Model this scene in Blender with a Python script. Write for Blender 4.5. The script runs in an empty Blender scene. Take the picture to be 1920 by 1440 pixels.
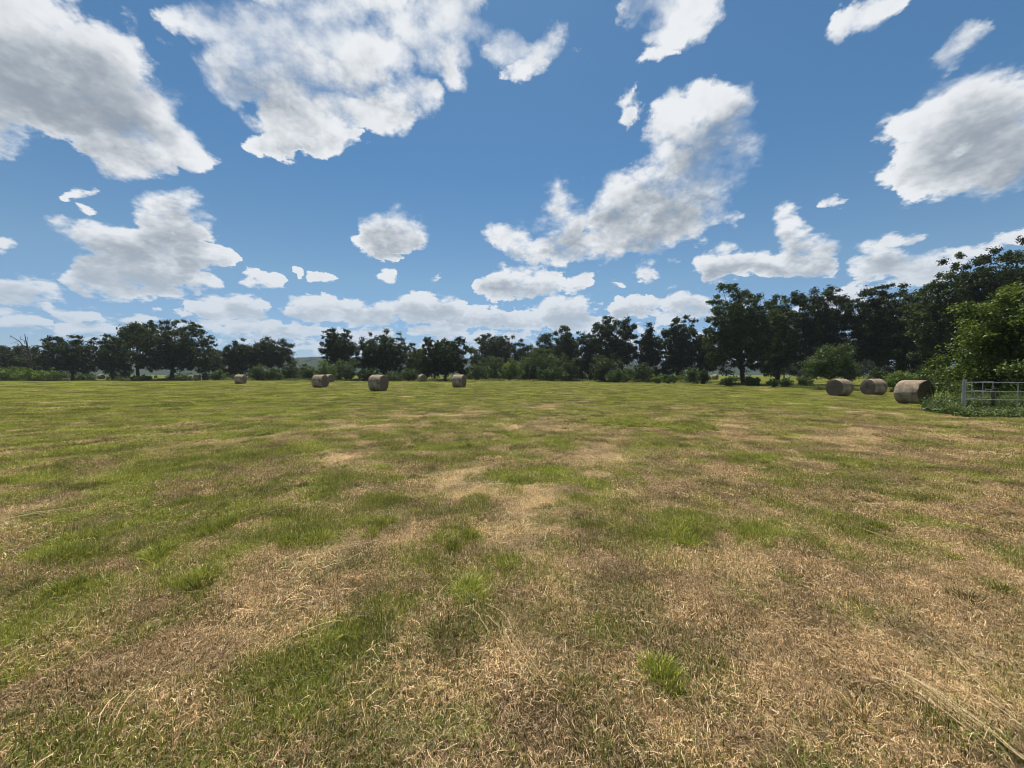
import bpy, bmesh, math, random
import numpy as np
from mathutils import Vector, Matrix, noise as mnoise
C = bpy.context.scene.collection
sc = bpy.context.scene
R = math.radians

# ------------------------------------------------------------------ camera
F_PX = 721.0                 # focal length of the 1920 px wide photograph
EYE = 1.5
PITCH = math.atan(18.0 / F_PX)
cam_data = bpy.data.cameras.new('camera')
cam_data.sensor_width = 36.0
cam_data.lens = 36.0 * F_PX / 1920.0
cam_data.clip_start = 0.05
cam_data.clip_end = 20000.0
cam = bpy.data.objects.new('camera', cam_data)
C.objects.link(cam)
cam.location = (0, 0, EYE)
cam.rotation_euler = (R(90) - PITCH, 0, 0)
sc.camera = cam

def ray(px, py):
    x = (px - 960.0) / F_PX; y = (720.0 - py) / F_PX
    return Vector((x, math.cos(PITCH) + y * math.sin(PITCH), -math.sin(PITCH) + y * math.cos(PITCH)))

# ------------------------------------------------------------------ view, sun, world
sc.view_settings.view_transform = 'Standard'
sc.view_settings.look = 'None'
sc.view_settings.exposure = 0.39
sc.view_settings.gamma = 1.0
sc.cycles.max_bounces = 6
sc.cycles.diffuse_bounces = 2
sc.cycles.glossy_bounces = 1
sc.cycles.transmission_bounces = 3
sc.cycles.transparent_max_bounces = 8
sc.cycles.use_denoising = True
sc.cycles.filter_width = 1.0

SUN_EL, SUN_AZ = 66.0, -6.0          # azimuth from +Y, positive to the right
sd = Vector((math.sin(R(SUN_AZ)) * math.cos(R(SUN_EL)), math.cos(R(SUN_AZ)) * math.cos(R(SUN_EL)), math.sin(R(SUN_EL))))
sun_l = bpy.data.lights.new('sun', 'SUN')
sun_l.energy = 5.0
sun_l.angle = R(0.53)
sun_l.color = (1.0, 0.95, 0.87)
sun = bpy.data.objects.new('sun', sun_l)
C.objects.link(sun)
sun.rotation_euler = sd.to_track_quat('Z', 'Y').to_euler()

world = bpy.data.worlds.new('World')
sc.world = world
world.use_nodes = True
wt = world.node_tree
world.cycles.sampling_method = 'NONE'     # the broad sky is found well enough by bounced rays
wt.nodes.clear()

class NT:
    """small helper for writing node trees as expressions"""
    def __init__(s, tree): s.t = tree
    def n(s, kind, **kw):
        nd = s.t.nodes.new(kind)
        for k, v in kw.items(): setattr(nd, k, v)
        return nd
    def put(s, sock, v):
        if v is None: return
        if isinstance(v, bpy.types.NodeSocket): s.t.links.new(v, sock)
        else: sock.default_value = v
    def m(s, op, a=None, b=None, c=None, clamp=False):
        nd = s.n('ShaderNodeMath', operation=op); nd.use_clamp = clamp
        for i, v in enumerate((a, b, c)): s.put(nd.inputs[i], v)
        return nd.outputs[0]
    def v(s, op, a=None, b=None, scale=None):
        nd = s.n('ShaderNodeVectorMath', operation=op)
        s.put(nd.inputs[0], a)
        if b is not None: s.put(nd.inputs[1], b)
        if scale is not None: s.put(nd.inputs['Scale'], scale)
        return nd.outputs['Value'] if op in ('LENGTH', 'DOT_PRODUCT', 'DISTANCE') else nd.outputs[0]
    def rng(s, x, a, b, c=0.0, d=1.0, kind='SMOOTHSTEP'):
        nd = s.n('ShaderNodeMapRange', interpolation_type=kind)
        for i, v in enumerate((x, a, b, c, d)): s.put(nd.inputs[i], v)
        return nd.outputs[0]
    def mix(s, f, a, b):
        nd = s.n('ShaderNodeMix', data_type='RGBA')
        s.put(nd.inputs[0], f); s.put(nd.inputs[6], a); s.put(nd.inputs[7], b)
        return nd.outputs[2]
    def noise(s, vec, scale, detail=4, rough=0.5, lac=2.0, dist=0.0, out=0):
        nd = s.n('ShaderNodeTexNoise')
        s.put(nd.inputs['Vector'], vec)
        nd.inputs['Scale'].default_value = scale; nd.inputs['Detail'].default_value = detail
        nd.inputs['Roughness'].default_value = rough; nd.inputs['Lacunarity'].default_value = lac
        nd.inputs['Distortion'].default_value = dist
        return nd.outputs[out]

# clouds: (px x, px y, half width, half height, tilt in degrees, weight), read as directions in the sky
CLOUDS = [
 (60,110,170,120,30,1),(190,140,110,95,20,1),(120,200,170,80,15,1),(250,215,110,75,25,1),(325,262,92,44,28,1),(-60,190,120,90,0,1),(-90,60,120,80,0,1),(230,290,110,42,8,1),
 (330,30,50,35,10,.8),(430,55,120,55,10,1),(600,110,200,105,0,1),(500,140,120,80,20,1),(545,225,80,60,25,1),(640,215,130,52,0,1),(750,185,90,60,-20,1),(800,70,105,85,0,1),(700,10,230,60,0,1),(520,270,60,28,0,1),(620,262,70,28,0,1),(730,232,60,34,-15,1),(860,60,60,90,10,.85),
 (1020,105,75,32,-35,1),(955,100,60,38,10,.8),(1070,100,42,20,10,.8),(985,140,45,22,-10,.9),
 (1235,15,95,48,5,1),(1245,70,60,45,0,.95),(1225,108,50,18,-8,1),(1300,35,45,55,0,.8),
 (1625,18,90,30,-22,1),(1575,48,50,20,-35,.95),
 (1810,240,120,100,-10,1),(1690,245,45,40,0,1),(1890,190,80,80,0,1),(1830,170,60,50,-10,1),(1770,325,72,42,-8,1),(1880,290,110,60,-12,1),(1975,230,120,110,0,1),(1805,85,68,30,-48,.85),
 (1348,205,82,60,0,1),(1258,228,55,44,0,1),(1318,280,108,88,0,1),(1240,330,85,55,-30,1),(1280,380,95,75,-25,1),(1160,395,80,60,-20,1),(1220,430,85,45,-10,1),(1045,372,30,38,0,1),(1075,425,55,55,0,1),(1100,455,110,36,0,1),(1185,212,26,30,10,1),(1192,178,12,20,0,.8),(955,445,52,26,15,1),(1010,472,75,28,10,1),(930,430,25,12,0,.8),
 (738,438,66,48,0,1),(700,455,35,28,0,1),(735,482,35,14,0,.9),
 (335,388,44,38,0,1),(290,395,40,40,0,1),(330,430,70,52,0,1),(170,445,50,46,10,1),(235,455,75,45,0,1),(385,478,58,28,10,1),(260,500,120,42,0,1),(185,530,70,26,8,1),(320,530,105,24,0,1),(150,365,38,18,-30,.75),(175,392,25,14,0,.7),
 (1475,415,28,34,0,1),(1490,455,36,45,0,1),(1535,470,32,28,0,1),(1400,490,60,26,0,1),(1345,495,50,36,0,1),(1470,500,95,28,0,1),
 (1650,485,58,34,0,1),(1690,448,52,16,-8,.9),(1720,500,85,34,5,1),(1820,475,70,24,-20,.85),(1900,448,60,18,0,.9),
 (1568,380,34,15,-10,.85),(40,545,62,34,5,1),(5,455,22,16,0,.85),(85,462,18,8,30,.6),(490,525,45,17,5,.9),(600,518,30,10,0,.85),(556,512,9,14,0,.75),(728,516,24,13,0,.85),(812,523,20,9,0,.75),
 (1213,512,26,22,10,.8),(975,530,90,32,-3,1),(1085,530,36,18,-25,.85),(1157,532,10,8,0,.65),(1190,572,52,24,-10,.95),(1285,570,52,24,0,.95),(1590,560,34,22,0,.85),(905,490,12,6,0,.6),
 (430,578,80,22,0,.95),(600,580,70,26,0,.95),(690,588,80,26,0,.95),(800,582,75,32,0,.95),(900,596,70,24,0,.9),(1060,590,52,36,0,.95),(980,600,60,22,0,.85),(480,612,70,14,0,.75),(560,622,90,16,0,.7),(690,628,60,14,0,.7),(820,620,60,16,0,.7),(930,632,70,14,0,.7),(1120,600,40,14,0,.7),(620,655,160,10,0,.5),(880,655,160,10,0,.5),
 (140,588,60,16,12,.75),(35,606,52,16,0,.8),(270,600,45,14,0,.7),(200,620,80,12,0,.6),
]
def cloud_field():
    g = bpy.data.node_groups.new('cloud_field', 'ShaderNodeTree')
    g.interface.new_socket('Direction', in_out='INPUT', socket_type='NodeSocketVector')
    g.interface.new_socket('Field', in_out='OUTPUT', socket_type='NodeSocketFloat')
    N = NT(g)
    gi = N.n('NodeGroupInput'); go = N.n('NodeGroupOutput')
    d = gi.outputs[0]
    acc = None
    for (px, py, a, b, rot, w) in CLOUDS:
        c0 = ray(px, py).normalized()
        if b > a: a, b, rot = b, a, rot + 90
        ca, sa = math.cos(R(rot)), math.sin(R(rot))
        add = (1 - w) * 0.55
        if a / b < 1.12:
            ra = (ray(px + a, py).normalized() - c0).length
            L = N.m('MULTIPLY_ADD', N.v('DISTANCE', d, c0), 1 / ra, add)
        else:                                  # an ellipse by the distances to its two foci
            f = math.sqrt(a * a - b * b)
            k = f / a
            F1 = ray(px + f * ca, py + f * sa).normalized(); F2 = ray(px - f * ca, py - f * sa).normalized()
            E = ray(px + b * sa, py - b * ca).normalized()
            s2 = (E - F1).length + (E - F2).length
            mn = (F1 - F2).length
            sm = N.m('ADD', N.v('DISTANCE', d, F1), N.v('DISTANCE', d, F2))
            L = N.m('MULTIPLY_ADD', sm, 1 / (s2 - mn), add - mn / (s2 - mn))
        acc = L if acc is None else N.m('SMOOTH_MIN', acc, L, 0.10)
    f = N.m('SUBTRACT', 1.0, acc)
    N.put(go.inputs[0], f)
    return g
CF = cloud_field()
W = NT(wt)
tc = W.n('ShaderNodeTexCoord')
D = W.v('NORMALIZE', tc.outputs['Generated'])
sky = W.n('ShaderNodeTexSky', sky_type='NISHITA')
sky.sun_disc = False
sky.sun_elevation = R(SUN_EL)
sky.sun_rotation = R(SUN_AZ)
sky.altitude = 200.0
sky.air_density = 1.0
sky.dust_density = 0.3
sky.ozone_density = 4.0
sep = W.n('ShaderNodeSeparateXYZ'); W.put(sep.inputs[0], D)
dz = W.m('MAXIMUM', sep.outputs[2], 0.0)
# noise space: features shrink towards the horizon, as clouds farther off do
zc = W.m('ADD', dz, 0.46)
P = W.v('SCALE', D, scale=W.m('DIVIDE', 1.0, zc))
wv = W.v('SUBTRACT', W.noise(P, 9.0, 5, 0.62, out=1), (0.5, 0.5, 0.5))
warp = W.v('SCALE', wv, scale=W.m('MULTIPLY', zc, 0.092))
Dw = W.v('ADD', D, warp)
SD = tuple(sd)
off_d = W.v('SCALE', SD, scale=W.m('MULTIPLY', W.m('ADD', dz, 0.08), 0.095))
P1 = W.v('ADD', P, tuple(sd * 0.016))
PW = W.v('SCALE', wv, scale=0.04)
def field(off=None):
    gn = W.n('ShaderNodeGroup'); gn.node_tree = CF
    W.put(gn.inputs[0], W.v('ADD', Dw, off) if off else Dw)
    return gn.outputs[0]
def puff(v, scale, det):
    # cauliflower heads: rounded cells whose own edges carry smaller cells
    nd = W.n('ShaderNodeTexVoronoi', feature='F1')
    W.put(nd.inputs['Vector'], W.v('ADD', v, PW))
    nd.inputs['Scale'].default_value = scale; nd.inputs['Detail'].default_value = det
    nd.inputs['Roughness'].default_value = 0.55
    nd.normalize = True
    return W.m('SUBTRACT', 1.0, nd.outputs['Distance'])
f0 = field()
# away from the photographed part of the sky the cloud cover comes from broad noise
out_m = W.rng(W.v('DOT_PRODUCT', D, (0, 1, 0)), 0.42, 0.15)
free = W.m('ADD', W.m('MULTIPLY', W.m('SUBTRACT', W.noise(P, 1.2, 2, 0.4), 0.56), 5.0), -0.1)
def comb(f, n, p):
    f = W.m('ADD', f, W.m('MULTIPLY', out_m, W.m('SUBTRACT', free, f)))
    f = W.m('MULTIPLY', W.m('MINIMUM', f, 1.0), 1.25)
    k = W.rng(sep.outputs[2], .42, .10, 1.0, 1.55)                # small low clouds are the more ragged
    a = W.m('MULTIPLY_ADD', W.m('SUBTRACT', n, 0.5), W.m('MULTIPLY', k, NA), f)
    return W.m('MULTIPLY_ADD', W.m('SUBTRACT', p, 0.62), W.m('MULTIPLY', k, PA), a)
NA, PA = 3.1, 2.9
n0 = W.noise(P, 12.0, 8, 0.58); n1 = W.noise(P1, 12.0, 4, 0.52)
p0 = puff(P, 16.0, 4.0); p1 = puff(P1, 16.0, 2.0)
# a belt of small low clouds far off
belt = W.m('MULTIPLY', W.rng(sep.outputs[2], .015, .05), W.rng(sep.outputs[2], .24, .13))
bn = W.noise(W.v('MULTIPLY', D, (1.0, 1.0, 2.2)), 10.5, 4, 0.55)
bf = W.m('SUBTRACT', W.m('MULTIPLY', W.m('SUBTRACT', bn, 0.545), 5.5), W.m('MULTIPLY', W.m('SUBTRACT', 1.0, belt), 1.6))
f0 = W.m('MAXIMUM', f0, bf)
d0 = comb(f0, n0, p0)
f1 = field(off_d)
soft = W.m('MULTIPLY', W.rng(sep.outputs[2], 0.05, 0.6, 0.55, 1.25), W.rng(W.noise(P, 3.4, 2, 0.5), 0.35, 0.65, 0.5, 2.1))
alpha = W.rng(d0, 0.0, soft)
# how much cloud lies between this point and the sun
thick = W.m('MULTIPLY_ADD', W.m('MAXIMUM', f1, -0.4), 0.75, W.m('MULTIPLY', f0, 0.30))
relief = W.m('MULTIPLY_ADD', W.m('SUBTRACT', n0, n1), 0.9, W.m('MULTIPLY', W.m('SUBTRACT', p0, p1), 1.15))
lowf = W.m('MULTIPLY', W.m('SUBTRACT', W.noise(P, 5.0, 2, 0.45), 0.5), 1.0)
shade = W.rng(W.m('ADD', W.m('SUBTRACT', thick, relief), lowf), -0.15, 1.15)
shade = W.m('MULTIPLY', shade, W.rng(d0, 0.15, 1.0, 0.25, 1.0))
shade = W.m('MULTIPLY', shade, W.rng(sep.outputs[2], .05, .28, .62, 1.0))
ccol = W.mix(shade, (8.5, 8.75, 9.0, 1), (3.0, 3.5, 4.1, 1))
# distance fades the low clouds into the air
fade = W.rng(sep.outputs[2], 0.0, 0.30, 0.55, 0.0, 'LINEAR')
ccol = W.mix(fade, ccol, (4.0, 5.1, 6.4, 1))
alpha = W.m('MULTIPLY', alpha, W.rng(sep.outputs[2], 0.0, 0.22, 0.72, 0.985))
tint = W.n('ShaderNodeValToRGB'); W.put(tint.inputs[0], sep.outputs[2])
el = tint.color_ramp.elements
el[0].position, el[0].color = 0.0, (0.50, 0.68, 0.98, 1)
el[1].position, el[1].color = 0.45, (0.56, 0.865, 0.93, 1)
e = el.new(0.07); e.color = (0.62, 0.74, 0.92, 1)
e = el.new(0.22); e.color = (0.78, 0.92, 0.90, 1)
skyc = W.mix(1.0, sky.outputs[0], tint.outputs[0]); skyc.node.blend_type = 'MULTIPLY'
full = W.mix(alpha, skyc, ccol)
bg = W.n('ShaderNodeBackground')
W.put(bg.inputs[0], full)
bg.inputs[1].default_value = 0.076
wo = W.n('ShaderNodeOutputWorld')
wt.links.new(bg.outputs[0], wo.inputs[0])

# ------------------------------------------------------------------ helpers
def tag(o, label=None, cat=None, group=None, kind=None):
    if label: o['label'] = label
    if cat: o['category'] = cat
    if group: o['group'] = group
    if kind: o['kind'] = kind
    return o
def empty(name, loc, rz=0.0):
    o = bpy.data.objects.new(name, None); C.objects.link(o)
    o.location = loc; o.rotation_euler = (0, 0, rz); o.empty_display_size = 0.3
    return o
def quick_mesh(name, verts, faces, mat, parent=None, smooth=False, attrs=None, link=True, mats=None, midx=None):
    """verts (n,3) array; faces (m,k) int array with one k"""
    verts = np.asarray(verts, np.float32); faces = np.asarray(faces, np.int32)
    me = bpy.data.meshes.new(name)
    me.vertices.add(len(verts)); me.vertices.foreach_set('co', verts.ravel())
    k = faces.shape[1]
    me.loops.add(faces.size); me.loops.foreach_set('vertex_index', faces.ravel())
    me.polygons.add(len(faces)); me.polygons.foreach_set('loop_start', np.arange(0, faces.size, k, dtype=np.int32))
    if smooth: me.polygons.foreach_set('use_smooth', np.ones(len(faces), bool))
    if attrs:
        for an, arr in attrs.items():
            a = me.attributes.new(an, 'FLOAT', 'POINT'); a.data.foreach_set('value', np.asarray(arr, np.float32))
    me.update(calc_edges=True)
    for m in (mats or ([mat] if mat else [])): me.materials.append(m)
    if midx is not None: me.polygons.foreach_set('material_index', np.asarray(midx, np.int32))
    o = bpy.data.objects.new(name, me)
    if link: C.objects.link(o)
    if parent: o.parent = parent
    return o

def _hash(ix, iy, seed):
    h = (ix.astype(np.int64) * 374761393 + iy.astype(np.int64) * 668265263 + seed * 1442695041) & 0xffffffff
    h = ((h ^ (h >> 13)) * 1274126177) & 0xffffffff
    h = h ^ (h >> 16)
    return (h & 0xffffff) / float(0xffffff)
def vnoise(x, y, seed=0):
    ix = np.floor(x); iy = np.floor(y); fx = x - ix; fy = y - iy
    fx = fx * fx * fx * (fx * (fx * 6 - 15) + 10); fy = fy * fy * fy * (fy * (fy * 6 - 15) + 10)
    a = _hash(ix, iy, seed); b = _hash(ix + 1, iy, seed); c = _hash(ix, iy + 1, seed); d = _hash(ix + 1, iy + 1, seed)
    return (a * (1 - fx) + b * fx) * (1 - fy) + (c * (1 - fx) + d * fx) * fy
def fbm2(x, y, seed=0, octv=4, rough=0.5):
    x = np.asarray(x, float); y = np.asarray(y, float)
    s = np.zeros(np.broadcast(x, y).shape); amp = 1.0; tot = 0.0
    for o in range(octv):
        s += amp * vnoise(x * 2 ** o + 17.3 * o, y * 2 ** o - 9.1 * o, seed + o); tot += amp; amp *= rough
    return s / tot
def sst(a, b, x):
    t = np.clip((np.asarray(x, float) - a) / (b - a), 0, 1); return t * t * (3 - 2 * t)

# ------------------------------------------------------------------ the lie of the land
def gz(x, y):
    x = np.asarray(x, float); y = np.asarray(y, float)
    r = np.hypot(x, y)
    z = -0.36 * sst(8, 24, x) * sst(6, 26, y) * (1 - sst(75, 120, y))
    z = z + 0.10 * (fbm2(x / 14, y / 14, 5, 3) - 0.5) * sst(3, 14, r) * (1 - sst(60, 120, r))
    z = z + 0.045 * (fbm2(x / 1.1, y / 1.1, 9, 3) - 0.5) * (1 - sst(18, 40, r))
    z = z + 0.02 * (fbm2(x / 0.22, y / 0.22, 11, 2) - 0.5) * (1 - sst(8, 16, r))
    return z
Z0 = float(gz(0.0, 0.0))
def gpt(px, py, drop=0.0):
    """ground point under a pixel of the photograph (flat field at z = -drop)"""
    d = ray(px, py); t = (EYE + drop) / -d.z
    return d.x * t, d.y * t
def at_depth(px, Y):
    return (px - 960.0) / F_PX * Y, Y

# where the mown field is green, and where pale straw lies thick on it
def in_ell(x, y, spots):
    m = np.zeros(np.shape(x))
    for (px, py, a, b, w) in spots:
        cx, cy = gpt(px, py); rx = a / F_PX * cy
        y0 = gpt(px, min(py + b, 1700))[1]; y1 = gpt(px, max(py - b, 712))[1]
        ry = max(0.06, (y1 - y0) / 2)
        # the photograph's ellipse leans along the line of sight
        sh = cx / cy
        q = np.hypot((x - cx - (y - cy) * sh) / rx, (y - cy) / ry)
        m = np.maximum(m, w * (1 - sst(0.45, 1.25, q)))
    return m
STRAW = [(870, 905, 70, 26, 1), (985, 965, 80, 34, .9), (985, 1012, 60, 18, .9), (90, 965, 150, 18, .95), (1120, 850, 100, 24, .55),
 (1230, 885, 150, 18, .35), (638, 858, 34, 20, .9), (1590, 812, 110, 20, .6), (1750, 822, 60, 16, .45), (20, 846, 40, 8, .8), (150, 833, 28, 8, .7),
 (1340, 800, 60, 12, .6), (700, 1005, 60, 24, .7), (640, 1030, 130, 26, .6), (1040, 800, 70, 14, .5), (640, 795, 60, 7, .7), (800, 781, 55, 4, .9),
 (850, 778, 50, 3, .8), (700, 803, 40, 7, .6), (1620, 770, 40, 7, .8), (1760, 790, 50, 6, .4), (330, 985, 60, 14, .4), (560, 1100, 120, 50, .4),
 (430, 1180, 90, 60, .4), (1400, 1050, 130, 30, .3), (1480, 1200, 120, 50, .2), (960, 1210, 60, 60, .3), (1120, 1080, 120, 40, .25), (260, 1310, 90, 60, .3), (1700, 1090, 140, 30, .3)]
GREEN = [(395, 992, 38, 20, 1), (130, 1045, 45, 18, .9), (300, 1040, 60, 26, .8), (355, 1095, 50, 26, .85), (570, 1015, 42, 17, .95), (715, 990, 45, 16, .9),
 (848, 1012, 46, 28, 1), (895, 1112, 34, 24, .7), (1280, 998, 60, 30, .8), (680, 1180, 50, 24, .5), (1250, 1275, 50, 34, .8), (150, 1100, 60, 30, .75),
 (150, 1165, 50, 20, .5), (1130, 945, 50, 22, .5), (1450, 985, 90, 22, .5), (1600, 985, 60, 24, .55), (945, 1060, 24, 20, .5), (180, 1000, 70, 26, .5),
 (1290, 800, 60, 10, .8), (1190, 793, 60, 8, .8), (1380, 855, 60, 14, .5), (1870, 1105, 20, 10, .7), (1450, 1005, 60, 20, .4), (1720, 830, 40, 10, .6)]
def lay(x, y):
    x = np.asarray(x, float); y = np.asarray(y, float); r = np.hypot(x, y)
    n1 = fbm2(x / 2.6, y / 2.6, 21, 4, 0.55); n2 = fbm2(x / 0.55, y / 0.55, 31, 3); n3 = fbm2(x / 16, y / 22, 41, 3)
    n4 = fbm2(x / 0.2, y / 0.2, 35, 2)
    g = 0.34 + 0.27 * sst(1.6, 5.5, y) + 0.22 * sst(9, 26, y)          # farther off the field looks greener
    g = g + 0.13 * sst(0.2, -2.2, x / np.maximum(y, .5) * 2.2) * sst(0.6, 3.5, y) * (1 - 0.6 * sst(9, 25, y))
    g = g - 0.12 * sst(0.1, 0.9, x / np.maximum(y, .5)) * (1 - sst(12, 26, y))
    n5 = fbm2(x / 1.3, y / 1.0, 37, 4, .62)
    fq = 1 - 0.35 * sst(6, 16, y)                                       # farther off the mixture evens out
    g = g + 0.03 * sst(6, 16, y) + fq * (0.22 * (n1 - 0.5) + 0.48 * (n5 - 0.5) + 0.85 * (n2 - 0.5) + 1.35 * (n4 - 0.5) + 0.30 * (n3 - 0.5))
    # faint mowing swaths
    u = x * 0.78 - y * 0.62 + 1.6 * fbm2(x / 9, y / 9, 77, 2)
    g = g + (0.13 - .06 * sst(6, 18, y)) * np.sin(u * 2 * math.pi / 2.7) * sst(2.5, 8, y)
    s = in_ell(x + (0.5 + .05 * r) * (n2 - 0.5), y + (.9 + .12 * r) * (n2 - 0.5), STRAW)
    t = in_ell(x + 0.15 * (n2 - 0.5), y + 0.15 * (n2 - 0.5), GREEN)
    # thin lines of straw left where the swaths lay
    line = sst(0.90, 1.0, np.sin((u + .25 * fbm2(x / 1.5, y / 1.5, 55, 2)) * 2 * math.pi / 5.4)) * sst(.42, .62, fbm2(x / 3, y / 3, 61, 3))
    s = np.maximum(s, 0.7 * line * sst(5, 10, y) * (1 - 0.3 * sst(30, 60, y)))
    s = np.clip(s * (0.1 + 1.7 * n2) + 0.5 * sst(.60, .75, n1) * (1 - sst(.4, .8, g)), 0, 1)
    g = np.clip(g - 0.65 * s + 0.45 * t, 0, 1)
    return g, s, t

# ------------------------------------------------------------------ materials
def new_mat(name):
    m = bpy.data.materials.new(name); m.use_nodes = True
    nt = m.node_tree; nt.nodes.clear()
    return m, NT(nt)
def finish(N, bsdf, disp=None):
    o = N.n('ShaderNodeOutputMaterial'); N.t.links.new(bsdf, o.inputs[0])
def principled(N, col, rough=0.8, spec=0.3, metal=0.0, normal=None):
    p = N.n('ShaderNodeBsdfPrincipled')
    N.put(p.inputs['Base Color'], col); N.put(p.inputs['Roughness'], rough); N.put(p.inputs['Metallic'], metal)
    p.inputs['Specular IOR Level'].default_value = spec
    if normal: N.put(p.inputs['Normal'], normal)
    return p.outputs[0]
def bump(N, h, strength, dist):
    b = N.n('ShaderNodeBump'); N.put(b.inputs['Height'], h); b.inputs['Strength'].default_value = strength; b.inputs['Distance'].default_value = dist
    return b.outputs[0]
def attr(N, name, kind='GEOMETRY'):
    a = N.n('ShaderNodeAttribute', attribute_name=name, attribute_type=kind); return a.outputs['Fac']
def ramp(N, f, stops):
    r = N.n('ShaderNodeValToRGB'); N.put(r.inputs[0], f); e = r.color_ramp.elements
    e[0].position, e[0].color = stops[0][0], (*stops[0][1], 1); e[1].position, e[1].color = stops[-1][0], (*stops[-1][1], 1)
    for p, c in stops[1:-1]:
        k = e.new(p); k.color = (*c, 1)
    return r.outputs[0]

def ground_material():
    m, N = new_mat('field_soil_and_thatch')
    pos = N.n('ShaderNodeNewGeometry').outputs['Position']
    g = attr(N, 'green'); s = attr(N, 'straw')
    f1 = N.noise(pos, 55, 6, .65); f2 = N.noise(pos, 7, 5, .6); f3 = N.noise(pos, 1.1, 5, .6)
    soil = ramp(N, f1, [(.32, (.040, .026, .013)), (.5, (.135, .092, .045)), (.68, (.34, .25, .125))])
    grn = ramp(N, f1, [(.32, (.040, .046, .010)), (.5, (.115, .128, .024)), (.68, (.20, .215, .045))])
    pale = ramp(N, f1, [(.3, (.20, .14, .07)), (.6, (.44, .335, .175))])
    gg = N.m('ADD', g, N.m('ADD', N.m('MULTIPLY', N.m('SUBTRACT', f2, .5), 1.1), N.m('MULTIPLY', N.m('SUBTRACT', f3, .5), .6)))
    c = N.mix(N.rng(gg, .22, .78), soil, grn)
    c = N.mix(N.rng(N.m('ADD', s, N.m('MULTIPLY', N.m('SUBTRACT', f2, .5), .8)), .35, .9), c, pale)
    nb = bump(N, N.m('ADD', f1, N.m('MULTIPLY', f2, 2.0)), 0.7, 0.03)
    finish(N, principled(N, c, .95, .0, normal=nb))
    return m
M_ground = ground_material()

def blade_material():
    """one material for every blade: the patch says how green, each blade has its own share of it"""
    m, N = new_mat('grass_and_straw_blades')
    rnd = N.n('ShaderNodeNewGeometry').outputs['Random Per Island']
    orn = N.n('ShaderNodeObjectInfo').outputs['Random']
    g = attr(N, 'green', 'INSTANCER'); s = attr(N, 'straw', 'INSTANCER'); live = attr(N, 'live')
    tip = attr(N, 'tip')
    r2 = N.m('FRACT', N.m('ADD', N.m('MULTIPLY', rnd, 7.31), orn))
    r3 = N.m('FRACT', N.m('ADD', N.m('MULTIPLY', rnd, 23.7), N.m('MULTIPLY', orn, 3.1)))
    dry = ramp(N, r2, [(0, (.050, .030, .014)), (.3, (.21, .132, .060)), (.7, (.58, .395, .19)), (1, (.90, .69, .40))])
    pale = ramp(N, r2, [(0, (.34, .23, .10)), (.5, (.62, .46, .225)), (1, (.86, .69, .42))])
    dry = N.mix(N.m('MULTIPLY', s, .85), dry, pale)
    grn = ramp(N, r3, [(0, (.045, .068, .010)), (.4, (.172, .196, .020)), (.8, (.32, .33, .034)), (1, (.46, .45, .075))])
    grn = N.mix(N.m('MULTIPLY', tip, .35), grn, (.30, .32, .09, 1))
    pg = N.m('ADD', N.m('MULTIPLY', live, .45), N.m('SUBTRACT', N.m('MULTIPLY', g, 1.25), .30))
    k = N.rng(N.m('SUBTRACT', pg, r3), -.06, .06)
    c = N.mix(k, dry, grn)
    w8 = N.rng(orn, 0, 1, .56, 1.55, 'LINEAR')
    c = N.v('MULTIPLY', c, N.v('SCALE', (1., 1., 1.), scale=w8))
    d = N.n('ShaderNodeBsdfDiffuse'); N.put(d.inputs[0], c)
    t = N.n('ShaderNodeBsdfTranslucent'); N.put(t.inputs[0], c)
    gl = N.n('ShaderNodeBsdfGlossy'); gl.inputs['Roughness'].default_value = .45; N.put(gl.inputs[0], (.9, .9, .85, 1))
    a = N.n('ShaderNodeMixShader'); N.put(a.inputs[0], .32); N.t.links.new(d.outputs[0], a.inputs[1]); N.t.links.new(t.outputs[0], a.inputs[2])
    b = N.n('ShaderNodeMixShader'); N.put(b.inputs[0], .018); N.t.links.new(a.outputs[0], b.inputs[1]); N.t.links.new(gl.outputs[0], b.inputs[2])
    finish(N, b.outputs[0])
    return m
M_blade = blade_material()

def leaf_material(name, dark, mid, light, trans=.30, gloss=.06):
    m, N = new_mat(name)
    ge = N.n('ShaderNodeNewGeometry')
    rnd = ge.outputs['Random Per Island']
    n = N.noise(ge.outputs['Position'], .55, 3, .5)
    f = N.m('ADD', N.m('MULTIPLY', rnd, .65), N.m('MULTIPLY', N.m('SUBTRACT', n, .5), 1.3))
    c = ramp(N, N.m('ADD', f, .18), [(0, dark), (.5, mid), (1, light)])
    d = N.n('ShaderNodeBsdfDiffuse'); N.put(d.inputs[0], c)
    t = N.n('ShaderNodeBsdfTranslucent'); N.put(t.inputs[0], c)
    gl = N.n('ShaderNodeBsdfGlossy'); gl.inputs['Roughness'].default_value = .5
    a = N.n('ShaderNodeMixShader'); N.put(a.inputs[0], trans); N.t.links.new(d.outputs[0], a.inputs[1]); N.t.links.new(t.outputs[0], a.inputs[2])
    b = N.n('ShaderNodeMixShader'); N.put(b.inputs[0], gloss); N.t.links.new(a.outputs[0], b.inputs[1]); N.t.links.new(gl.outputs[0], b.inputs[2])
    finish(N, b.outputs[0])
    return m
M_oak = leaf_material('dark_oak_leaves', (.014, .023, .007), (.033, .052, .013), (.10, .13, .032), .26, .02)
M_oak2 = leaf_material('deep_green_leaves', (.022, .036, .009), (.052, .080, .018), (.13, .17, .038), .30, .02)
M_mid = leaf_material('mid_green_leaves', (.036, .060, .017), (.080, .120, .029), (.15, .20, .045), .32, .02)
M_fresh = leaf_material('fresh_green_leaves', (.055, .090, .016), (.125, .185, .028), (.25, .32, .045), .38, .02)
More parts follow.
